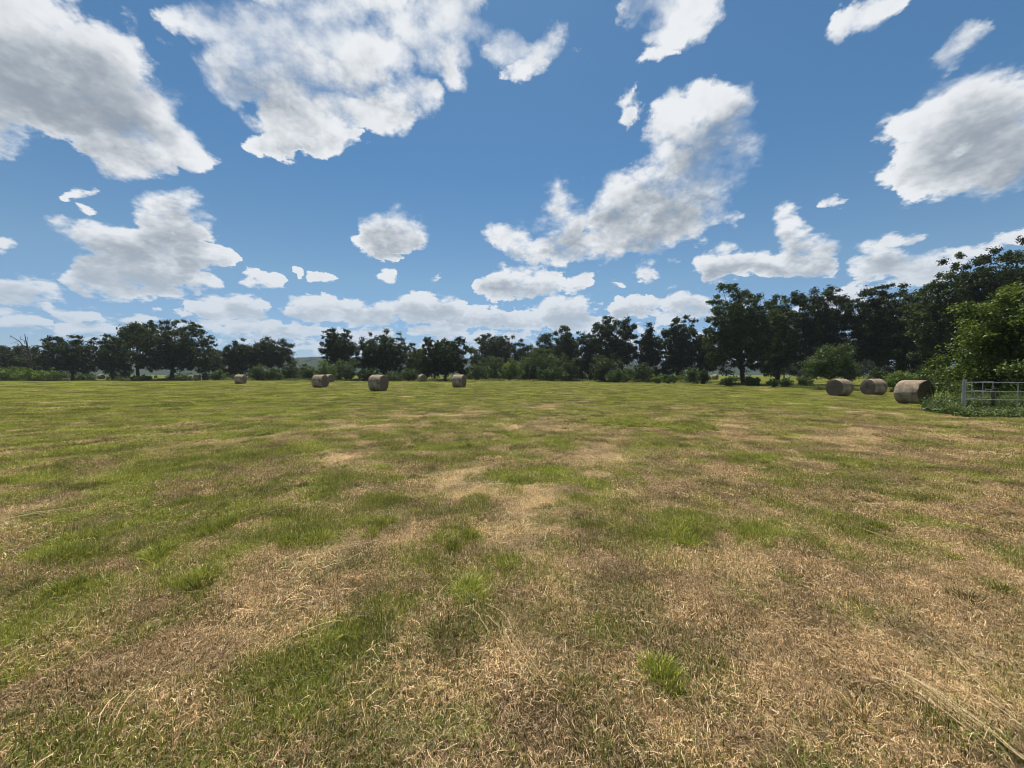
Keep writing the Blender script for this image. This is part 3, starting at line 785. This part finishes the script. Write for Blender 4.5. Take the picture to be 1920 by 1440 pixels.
# ------------------------------------------------------------------ bushes and young trees
BUSH = [
 (20, 686, 30, 92, FR, 'bright green bush in the left corner in front of the dark tree'),
 (72, 690, 36, 88, FR, 'low spreading bright green bush under the bare dead tree'),
 (265, 703, 22, 92, FR, 'low light green bush at the foot of the slim tall tree'),
 (160, 704, 20, 100, M_, 'small green bush between the dark left oaks'),
 (407, 694, 13, 92, M_, 'small round bush right of the far left bale'),
 (386, 699, 7, 95, O2, 'tiny dark bush beside the far left bale'),
 (483, 684, 16, 90, M_, 'loose green bush at the foot of the two touching oaks'),
 (510, 690, 20, 92, M_, 'green bush right of the two touching oaks'),
 (545, 678, 18, 100, O2, 'dark green bush where the distant ridge shows'),
 (578, 683, 17, 96, M_, 'green bush behind the bale at the gap in the trees'),
 (612, 674, 22, 92, FR, 'bright young tree bush left under the egg shaped oak'),
 (650, 671, 24, 88, M_, 'feathery green bush under the egg shaped oak'),
 (690, 690, 22, 84, O2, 'dark bush left of the centre bale'),
 (768, 690, 18, 84, M_, 'light bush between the centre bale and the small far bale'),
 (895, 676, 24, 96, M_, 'green bush just right of the very dark round oak'),
 (926, 667, 28, 100, M_, 'rounded scrub bush beneath the broad domed oak'),
 (958, 672, 24, 94, FR, 'brighter scrub bush beneath the right side of the domed oak'),
 (1024, 652, 38, 92, M_, 'large light green dome shaped bush tree in the middle scrub'),
 (985, 668, 24, 98, M_, 'green bush left of the large dome shaped bush'),
 (1062, 668, 26, 90, O2, 'dark green bush right of the large dome shaped bush'),
 (1040, 686, 26, 84, M_, 'yellowish bush in front of the large dome shaped bush'),
 (1135, 664, 30, 90, O2, 'bush at the foot of the tall open oak'),
 (1160, 690, 22, 84, M_, 'pale green bush left of the bare leaning trunk'),
 (1205, 680, 26, 88, O2, 'dark bush right of the bare leaning trunk'),
 (1232, 704, 16, 78, FR, 'low bright bush at the edge of the field midway along the wood'),
 (1258, 702, 15, 76, FR, 'low flat bush beside the straight trunk'),
 (1300, 688, 22, 78, M_, 'green bush left of the tiny white topped bale'),
 (1318, 694, 12, 72, O2, 'small conical bush beside the tiny white topped bale'),
 (1365, 708, 14, 60, O2, 'low dark bush at the foot of the huge oak'),
 (1410, 706, 16, 62, O2, 'low dark scrub right of the huge oak trunk'),
 (1450, 711, 12, 56, M_, 'little seedling bush in the sunlit gap of the wood'),
 (1475, 709, 14, 56, M_, 'second little seedling bush in the sunlit gap'),
 (1510, 706, 16, 54, M_, 'leafy low bush left of the small bright tree'),
 (1660, 690, 34, 52, O2, 'dark shrub behind the pair of bales'),
 (1690, 695, 26, 40, FR, 'bright leafy shrub left behind the nearest bale'),
 (1730, 690, 38, 42, O2, 'dark shrub mass right behind the nearest bale'),
 (1785, 692, 34, 34, O2, 'shrub between the nearest bale and the gate post'),
 (1840, 690, 44, 30, O2, 'dark shrub directly behind the metal gate'),
 (1910, 680, 44, 30, O, 'dark shrub at the right edge behind the gate'),
]
for i, (cx, pt, hw, Y, mt, lb) in enumerate(BUSH):
    x, y = at_depth(cx, Y); g0 = float(gz(x, y)) - .1
    H = EYE + (702 - pt) / F_PX * Y - g0; Wd = 2 * hw / F_PX * Y
    sz = max(.12, min(.24, Y * .0029)); nc = int(16 + 2.2 * Wd * H); nc = min(nc, 60)
    cr = math.sqrt(Wd * H / nc) * .72
    cone = 'conical' in lb
    make_tree('bush', x, y, H, Wd, .1, 400 + i, mt, lb, 'bushes and scrub along the edge of the field', cat='bush', size=sz, n_clump=nc, per=int(min(300, max(50, 11 * (cr / sz) ** 2))), cr=cr,
              shape='cone' if cone else 'bush', trunk_r=.05, squash=.85)
tree_px('cedar_tree', 1000, 716, 684, 9, 80, 712, 701, M_oak, 'small dark pointed cedar standing in front of the light scrub', GM, shape='cone', n_clump=30, per=60, cr=.4, size=.2, trunk_r=.08)
tree_px('small_tree', 1556, 727, 642, 46, 47, 715, 702, M_mid, 'small rounded bright tree left behind the paired bales', GR, n_clump=85, per=150, cr=.62, size=.16, trunk_r=.10, tx=8)
# far trees seen through the gap on the right
for i, (cx, pt, hw, Y, mt, lb) in enumerate(((1585, 632, 34, 130, O, 'distant dark tree in the gap left of the big rounded tree'), (1640, 640, 36, 136, O, 'distant dark tree seen under the big rounded tree'),
        (1525, 650, 30, 140, O, 'distant dark tree seen beside the forked trunk'), (1470, 662, 34, 150, O2, 'distant tree low behind the sunlit gap'))):
    tree_px('broadleaf_tree', cx, 712, pt, hw, Y, 708, 760 + i, mt, lb, 'distant trees in the gaps of the right wood', n_clump=60, per=170, cr=1.5, size=.42)

# lime green tree by the gate: long drooping sprays
def lime_tree():
    rg = np.random.default_rng(900)
    x, y = at_depth(1915, 20.5); z0 = float(gz(x, y))
    root = empty('lime_green_tree', (x, y, z0)); tag(root, 'low lime green tree with drooping branches over the metal gate', 'tree', GR)
    sc_ = 21.5 / F_PX
    B = Bag(); D_ = Bag(); T = Bag()
    T.add(*tube([(0, 0, -.05), (.05, 0, .6), (-.05, .05, 1.3), (.1, 0, 2.4), (0, .1, 3.8)], [.2, .15, .14, .11, .07], 9))
    tips = []
    for k in range(210):
        a = rg.random() * 6.2832; h = rg.uniform(1.0, 6.8)
        reach = (3.5 if h < 4.6 else 3.5 - (h - 4.6) * .95) * rg.uniform(.25, 1.05)
        p1 = np.array([math.cos(a) * reach, math.sin(a) * reach * .9, h + rg.normal(0, .2)])
        p0 = np.array([0, 0, min(3.6, h * .62)])
        md = (p0 + p1) / 2 + [0, 0, .45]
        ps = [(1 - s) ** 2 * p0 + 2 * s * (1 - s) * md + s * s * (p1 + [0, 0, -.25]) for s in np.linspace(0, 1, 7)]
        T.add(*tube(ps, np.linspace(.035, .006, 7), 4))
        for s in np.linspace(.4, 1.0, 6):
            c_ = (1 - s) ** 2 * p0 + 2 * s * (1 - s) * md + s * s * (p1 + [0, 0, -.25]) + rg.normal(0, .12, 3)
            B.add(*leaf_cloud(rg, c_, np.array([.45, .45, .30]), 70, .12, up=.5))
    B.build('crown', M_lime, root); T.build('trunk', M_bark, root, smooth=True)
lime_tree()

# the bare dead tree on the left
def dead_tree():
    Y = 94; x, y = at_depth(61, Y); z0 = float(gz(x, y)); u = Y / F_PX
    root = empty('dead_tree', (x, y, z0)); tag(root, 'bare dead tree with grey forked limbs above the bushes at far left', 'dead tree')
    T = Bag(); Bb = Bag()
    def P_(px, py, dy=0): return ((px - 61) * u, dy, EYE + (702 - py) * u - z0)
    T.add(*tube([(0, 0, -.1), P_(60, 690), P_(58, 668), P_(54, 652), P_(51, 640), P_(49, 627)], [.27, .22, .19, .15, .10, .05], 8))
    for pts, r in (([(56, 664), (48, 650), (42, 641), (36, 637), (28, 634), (22, 630), (21, 629)], .14), ([(50, 645), (45, 638), (39, 636), (31, 643), (22, 644)], .08), ([(53, 650), (51, 640), (53, 632), (55, 634)], .06),
                   ([(40, 637), (41, 632), (40, 630)], .05), ([(60, 678), (68, 668), (72, 655), (76, 648)], .10), ([(61, 684), (74, 672), (85, 664), (93, 659), (98, 656)], .12), ([(84, 664), (80, 656), (76, 653)], .06),
                   ([(60, 690), (52, 690), (44, 689), (42, 687)], .08), ([(61, 676), (52, 672), (45, 681)], .06), ([(85, 665), (92, 678), (95, 681)], .06), ([(22, 630), (21, 636)], .04)):
        n = len(pts); Bb.add(*tube([P_(a, b, .3 * math.sin(a)) for a, b in pts], np.linspace(r * .85, r * .35, n), 5))
    T.build('trunk', M_dead, root, smooth=True); Bb.build('branches', M_dead, root, smooth=True)
dead_tree()

# ------------------------------------------------------------------ far ridge
def build_ridge():
    m = leaf_material('far_wooded_ridge', (.014, .026, .014), (.024, .042, .020), (.040, .062, .026), .1, 0)
    rg2 = np.random.default_rng(5)
    xs = np.linspace(-2600, 2600, 900); ys = np.linspace(760, 1500, 60)
    X, Y = np.meshgrid(xs, ys)
    prof = 34 + 10 * (fbm2(X / 420, Y / 600, 3, 3) - .5) * 2 + 9 * (fbm2(X / 34, Y / 34, 13, 3) - .5) * 2
    prof = prof * sst(760, 960, Y) + 3
    prof = prof * (1 - .35 * sst(-100, 400, X))
    Z = prof - 4 * (1 - sst(760, 800, Y))
    nx, ny = len(xs), len(ys)
    i = np.arange(ny - 1)[:, None]; j = np.arange(nx - 1)[None, :]
    F = np.stack([i * nx + j, i * nx + j + 1, (i + 1) * nx + j + 1, (i + 1) * nx + j], -1).reshape(-1, 4)
    o = quick_mesh('hills', np.stack([X.ravel(), Y.ravel(), Z.ravel()], 1), F, m, smooth=True)
    tag(o, 'low wooded ridge far beyond the field', 'hills', kind='structure')
    # tree crowns on its brow
    B = Bag()
    for k in range(900):
        x = rg2.uniform(-1300, 500); y = rg2.uniform(860, 1020)
        z = float(34 * sst(760, 960, y)) + rg2.uniform(-1, 5)
        B.add(*leaf_cloud(rg2, np.array([x, y, z]), np.array([8, 8, 5.5]), 46, 3.4))
    o = B.build('distant_woods', m)
    tag(o, 'bluish far off woods on the ridge beyond the gap in the trees', 'woods', kind='stuff')
build_ridge()

# ------------------------------------------------------------------ hay bales
def bale_mats():
    m, N = new_mat('net_wrapped_hay')
    tc_ = N.n('ShaderNodeTexCoord').outputs['Object']
    v = N.v('MULTIPLY', tc_, (1.0, 1.6, 1.6))
    f = N.noise(v, 30, 6, .7); h = N.noise(tc_, 2.2, 4, .6); st = N.noise(N.v('MULTIPLY', tc_, (9, 1, 1)), 3, 3, .5)
    c = ramp(N, N.m('ADD', f, N.m('MULTIPLY', N.m('SUBTRACT', h, .5), .8)), [(.28, (.10, .070, .045)), (.5, (.33, .25, .17)), (.74, (.66, .53, .38))])
    c = N.mix(N.m('MULTIPLY', N.rng(st, .5, .7), .25), c, (.40, .36, .31, 1))
    finish(N, principled(N, c, .85, .15, normal=bump(N, f, 1.0, .06)))
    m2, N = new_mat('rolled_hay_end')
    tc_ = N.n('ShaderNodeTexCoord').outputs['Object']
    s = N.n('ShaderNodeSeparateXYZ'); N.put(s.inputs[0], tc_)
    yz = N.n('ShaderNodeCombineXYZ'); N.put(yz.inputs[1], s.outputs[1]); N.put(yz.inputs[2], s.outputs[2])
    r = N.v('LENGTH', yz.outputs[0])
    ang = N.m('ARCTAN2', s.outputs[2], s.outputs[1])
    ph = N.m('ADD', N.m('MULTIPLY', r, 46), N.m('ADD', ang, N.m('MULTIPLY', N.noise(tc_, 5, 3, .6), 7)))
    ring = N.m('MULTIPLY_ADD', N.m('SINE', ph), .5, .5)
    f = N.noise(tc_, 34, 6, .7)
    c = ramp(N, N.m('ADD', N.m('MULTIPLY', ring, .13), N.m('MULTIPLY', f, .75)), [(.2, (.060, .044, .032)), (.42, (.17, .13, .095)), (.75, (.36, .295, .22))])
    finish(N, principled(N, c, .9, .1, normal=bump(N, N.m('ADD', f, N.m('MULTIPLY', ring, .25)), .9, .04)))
    return m, m2
M_net, M_end = bale_mats()
def bale(px, py_b, h, yaw, face, label, seed, L=1.2, D=1.5, name='hay_bale'):
    """yaw: angle of the axis away from square-on; face: +1 right end towards us, -1 left end"""
    rg = np.random.default_rng(seed)
    Y = D * F_PX / h; x, y = at_depth(px, Y)
    zg = float(gz(x, y))
    va = math.atan2(x, y)                                   # direction of sight, from +Y
    rz = -va - face * yaw
    root = empty(name, (x, y, zg), rz); tag(root, label, 'hay bale', 'round hay bales lying in the field')
    n = 64; Rr = D / 2; ring_x = [-L / 2 + .015, -L / 2 + .06, -L / 2 + .16, -L * .25, 0, L * .25, L / 2 - .16, L / 2 - .06, L / 2 - .015]
    ring_r = [.955, .985, .998, 1.004, 1.006, 1.004, .998, .985, .955]
    a = np.arange(n) / n * 2 * math.pi
    nz = 1 + .010 * np.sin(a * 3 + rg.random() * 6) + .008 * np.sin(a * 7 + rg.random() * 6)
    def ringpts(xx_, rr_):
        yy_ = np.cos(a) * Rr * rr_ * nz; zz_ = np.sin(a) * Rr * rr_ * nz
        zz_ = np.maximum(zz_, -Rr * .93); return np.stack([np.full(n, xx_), yy_ * (1 + .02 * (zz_ < -.3)), zz_ + Rr * .955], 1)
    V = np.vstack([ringpts(xx_, rr_) + rg.normal(0, .009, (n, 3)) for xx_, rr_ in zip(ring_x, ring_r)])
    k = len(ring_x)
    F = np.array([(n * i + j, n * i + (j + 1) % n, n * i + n + (j + 1) % n, n * i + n + j) for i in range(k - 1) for j in range(n)])
    quick_mesh('net_wrap', V, F, M_net, root, smooth=True)
    for sgn in (-1, 1):
        Vs = []; rs = (.955, .90, .72, .52, .32, .14, .02); bul = (.015, 0.0, -.012, -.02, -.012, .01, .02)
        for rr_, b_ in zip(rs, bul):
            p = ringpts(sgn * (L / 2 - b_), rr_); p[:, 0] += rg.normal(0, .008 if rr_ < .95 else 0, n); Vs.append(p)
            if rr_ < .9: p[:, 2] = np.sin(a) * Rr * rr_ + Rr * .955; p[:, 2] = np.maximum(p[:, 2], .03)
        V = np.vstack(Vs)
        F = np.array([(n * i + j, n * i + (j + 1) % n, n * i + n + (j + 1) % n, n * i + n + j) for i in range(len(rs) - 1) for j in range(n)])
        F = F if sgn > 0 else F[:, ::-1]
        quick_mesh('end_face', V, F, M_end, root, smooth=True)
    return root
BALES = [
 (1714, 757, 45.8, .52, 1, 'nearest hay bale standing left of the metal gate'),
 (1638, 739, 31.0, .84, -1, 'bale in the middle of the three right hand bales, round end towards us'),
 (1574, 742, 32.8, .96, -1, 'leftmost of the three right hand bales, round end towards us'),
 (709.5, 733, 31.0, .58, 1, 'largest bale near the centre with its spiral end facing right'),
 (600.5, 728, 25.0, .58, 1, 'bale left of the centre one with another bale peeping out behind'),
 (617, 716, 15.5, .9, 1, 'far bale half hidden behind the bale left of the centre one'),
 (451, 720, 17.8, .44, 1, 'lone mid distance bale in front of the two touching oaks'),
 (791.5, 716, 14.2, 1.05, 1, 'small far bale at the field edge left of the very dark round oak'),
 (861, 727, 25.0, .40, 1, 'bale in front of the very dark round oak at the centre'),
 (370, 713, 11.0, .4, 1, 'tiny far bale right of the largest left oak'),
 (369, 706, 7.0, .5, 1, 'tiniest bale just above the tiny far bale right of the largest left oak'),
 (190, 712, 9.0, 1.0, 1, 'tiny far bale in the shade between the left oaks'),
 (1341, 716, 9.6, .5, 1, 'tiny white topped bale at the foot of the wood left of the huge oak'),
 (1588, 711, 7.5, .6, 1, 'tiny far bale peeping over the leftmost of the three right hand bales'),
]
for i, (px, pb, h, yw, fc, lb) in enumerate(BALES): bale(px, pb, h, yw, fc, lb, 300 + i)

# ------------------------------------------------------------------ galvanised gate and panels at the right
def metal():
    m, N = new_mat('galvanised_steel')
    f = N.noise(N.n('ShaderNodeTexCoord').outputs['Object'], 9, 5, .6)
    c = ramp(N, f, [(.32, (.20, .15, .11)), (.42, (.30, .30, .29)), (.7, (.50, .50, .48))])
    finish(N, principled(N, c, N.rng(f, .3, .7, .35, .6), .5, .55))
    return m
M_metal = metal()
def gate():
    Yp = 16.6; x0, y0 = at_depth(1808, Yp); zg = float(gz(x0, y0)); u = Yp / F_PX
    zt = EYE + (702 - 713) * u - zg
    root = empty('metal_gate', (x0, y0, zg)); tag(root, 'galvanised steel tube gate with a thick corner post among weeds', 'gate')
    P_ = Bag(); P_.add(*tube([(0, 0, -.1), (0, 0, zt)], [.058, .058], 14)); P_.add(*tube([(0, 0, zt), (0, 0, zt + .012), (0, 0, zt + .02)], [.064, .064, .005], 14))
    P_.build('post', M_metal, root, smooth=True)
    rails = [(717, 1.0), (734, 1.0), (749, 1.0), (766, 1.0)]
    def panel(dx, dy, names, ups, x_mid):
        out = []
        for (py, _) in rails:
            z = EYE + (702 - py) * u - zg
            B = Bag(); B.add(*tube([(0.05 * np.sign(dx or 1), .02, z), (dx * .5, dy * .5, z - .01), (dx, dy, z)], [.017] * 3, 10))
            B.build('rail', M_metal, root, smooth=True)
        zt_, zb_ = EYE + (702 - rails[0][0]) * u - zg, EYE + (702 - rails[-1][0]) * u - zg
        for t in ups:
            B = Bag(); B.add(*tube([(dx * t, dy * t, zb_ - .02), (dx * t, dy * t, zt_ + .02)], [.016, .016], 10))
            B.build('upright', M_metal, root, smooth=True)
    panel(3.75, 2.0, 'a', (.25, .62, 1.0), 0)      # swings away from us
    panel(3.3, -.45, 'b', (.6, 1.0), 0)      # runs on to the right
    # hinge collars
    for py in (721, 762):
        z = EYE + (702 - py) * u - zg
        B = Bag(); B.add(*tube([(0, 0, z - .03), (0, 0, z + .03)], [.07, .07], 14)); B.build('hinge', M_metal, root, smooth=True)
gate()
def post(px, Y, h, r, label):
    x, y = at_depth(px, Y); zg = float(gz(x, y))
    rg = np.random.default_rng(int(px)); B = Bag()
    pts = [(rg.normal(0, .012), rg.normal(0, .012), z) for z in np.linspace(-.1, h, 6)]
    B.add(*tube(pts, [r, r * .97, r * .95, r * .92, r * .9, r * .8], 10))
    B.add(*tube([pts[-1], (pts[-1][0], pts[-1][1], h + .01)], [r * .8, .005], 10))
    o = B.build('fence_post', M_dead, None, smooth=True); o.location = (x, y, zg); tag(o, label, 'fence post', 'wooden fence posts by the gate')
post(1863, 17.4, 1.05, .075, 'short dark wooden fence post standing behind the metal gate')
post(1908, 19.5, 1.15, .08, 'wooden fence post under the lime green tree at the right edge')

# tall weeds round the gate
def weeds():
    rg = np.random.default_rng(77)
    m = leaf_material('weed_leaves', (.028, .048, .012), (.070, .108, .022), (.19, .24, .060), .34, .03)
    B = Bag()
    cnt = 0
    while cnt < 3000:
        px = rg.uniform(1735, 2100); Y = rg.uniform(13.6, 21)
        front = 12.8 + 3.4 * max(0, (1830 - px) / 95)
        if Y < front or px < 1755 and Y > 19: continue
        x, y = at_depth(px, Y); zg = float(gz(x, y)); cnt += 1
        h = rg.uniform(.22, .62) * (.9 if px < 1795 else 1) * (1.2 if Y > 17.2 else .40 if px > 1800 else .7) * (.6 + 1.1 * float(fbm2(np.array([x / .9]), np.array([y / .9]), 4, 2)[0]))
        if rg.random() < .06: h *= 1.7
        if rg.random() < .6:       # arching grass blades
            for _ in range(7):
                a = rg.random() * 6.28; d = np.array([math.cos(a), math.sin(a), 0]); l = h * rg.uniform(.6, 1.2); w = rg.uniform(.008, .018)
                sdv = np.array([-d[1], d[0], 0])
                p0 = np.array([x, y, zg]); Pn = [p0 + d * l * .12 + [0, 0, l * .5], p0 + d * l * .38 + [0, 0, l * .85], p0 + d * l * .75 + [0, 0, l * .75]]
                V = np.array([p0 - sdv * w / 2, p0 + sdv * w / 2, Pn[0] + sdv * w / 2, Pn[0] - sdv * w / 2, Pn[1] + sdv * w * .4, Pn[1] - sdv * w * .4, Pn[2] + sdv * w * .1, Pn[2] - sdv * w * .1])
                B.add(V, np.array([[0, 1, 2, 3], [3, 2, 4, 5], [5, 4, 6, 7]]))
        else:                       # leafy stems
            V, F = leaf_cloud(rg, np.array([x, y, zg + h * .55]), np.array([.13, .13, h * .5]), 26, .075, up=.8); B.add(V, F)
    o = B.build('weeds', m)
    tag(o, 'tall tangled green weeds round the foot of the metal gate', 'weeds', kind='stuff')
weeds()
# rough grass along the edge of the field, under the trees
def rough_edge():
    rg = np.random.default_rng(78)
    m = leaf_material('rough_edge_grass', (.060, .085, .022), (.13, .17, .040), (.24, .27, .08), .35, .02)
    B = Bag()
    for _ in range(5200):
        px = rg.uniform(-60, 1720)
        Yb = np.interp(px, [0, 300, 600, 900, 1100, 1300, 1400, 1550, 1720], [92, 94, 90, 88, 88, 82, 64, 46, 38])
        if any(abs(px - b_) < 9 for b_ in (190, 370, 1341, 1588)): continue
        Y = Yb + abs(rg.normal(0, 4.0)); x, y = at_depth(px, Y); zg = float(gz(x, y)); s = Yb / 90
        if fbm2(np.array([x / 5]), np.array([y / 5]), 91, 2)[0] < .42: continue
        h = rg.uniform(.15, .75) * (.5 + .5 * s)
        B.add(*leaf_cloud(rg, np.array([x, y, zg + h * .4]), np.array([.55 * s, .5 * s, h * .5]), 14, .20 * s, up=.3))
    o = B.build('rough_grass', m)
    tag(o, 'rough taller grass and weeds along the far edge under the trees', 'rough grass', kind='stuff')
rough_edge()
def undergrowth():
    rg = np.random.default_rng(79); B = Bag()
    for _ in range(1500):
        px = rg.uniform(-80, 1400); Yb = np.interp(px, [0, 600, 1100, 1400], [112, 110, 106, 92])
        Y = Yb + rg.uniform(0, 14); x, y = at_depth(px, Y)
        c_ = float(fbm2(np.array([x / 9]), np.array([y / 9]), 92, 2)[0])
        if c_ < (.52 if 590 < px < 900 else .36) or (px < 320 and px > 235) or any(abs(px - b_) < 17 for b_ in (190, 370, 1341)): continue
        h = (c_ - .30) * rg.uniform(3.5, 9.0)
        B.add(*leaf_cloud(rg, np.array([x, y, h * .5]), np.array([1.3, 1.2, h * .55]), 46, .40, up=.3))
    o = B.build('undergrowth', M_oak2)
    tag(o, 'dark tangled undergrowth filling in behind the trees at the far edge', 'undergrowth', kind='stuff')
undergrowth()

# ------------------------------------------------------------------ air
def haze():
    m, N = new_mat('air')
    pv = N.n('ShaderNodeVolumePrincipled'); pv.inputs['Color'].default_value = (.80, .88, 1.0, 1); pv.inputs['Density'].default_value = .00018; pv.inputs['Anisotropy'].default_value = .2
    o = N.n('ShaderNodeOutputMaterial'); N.t.links.new(pv.outputs[0], o.inputs['Volume'])
    x0, x1, y0, y1, z0, z1 = -5600, 5600, -5600, 5600, -5.0, 70.0
    V = [(x, y, z) for x in (x0, x1) for y in (y0, y1) for z in (z0, z1)]
    F = [(0, 1, 3, 2), (4, 6, 7, 5), (0, 4, 5, 1), (2, 3, 7, 6), (0, 2, 6, 4), (1, 5, 7, 3)]
    b = quick_mesh('haze', V, F, m)
    tag(b, 'thin summer haze over the far land', 'haze', kind='stuff')
USE_HAZE = True
if USE_HAZE: haze()
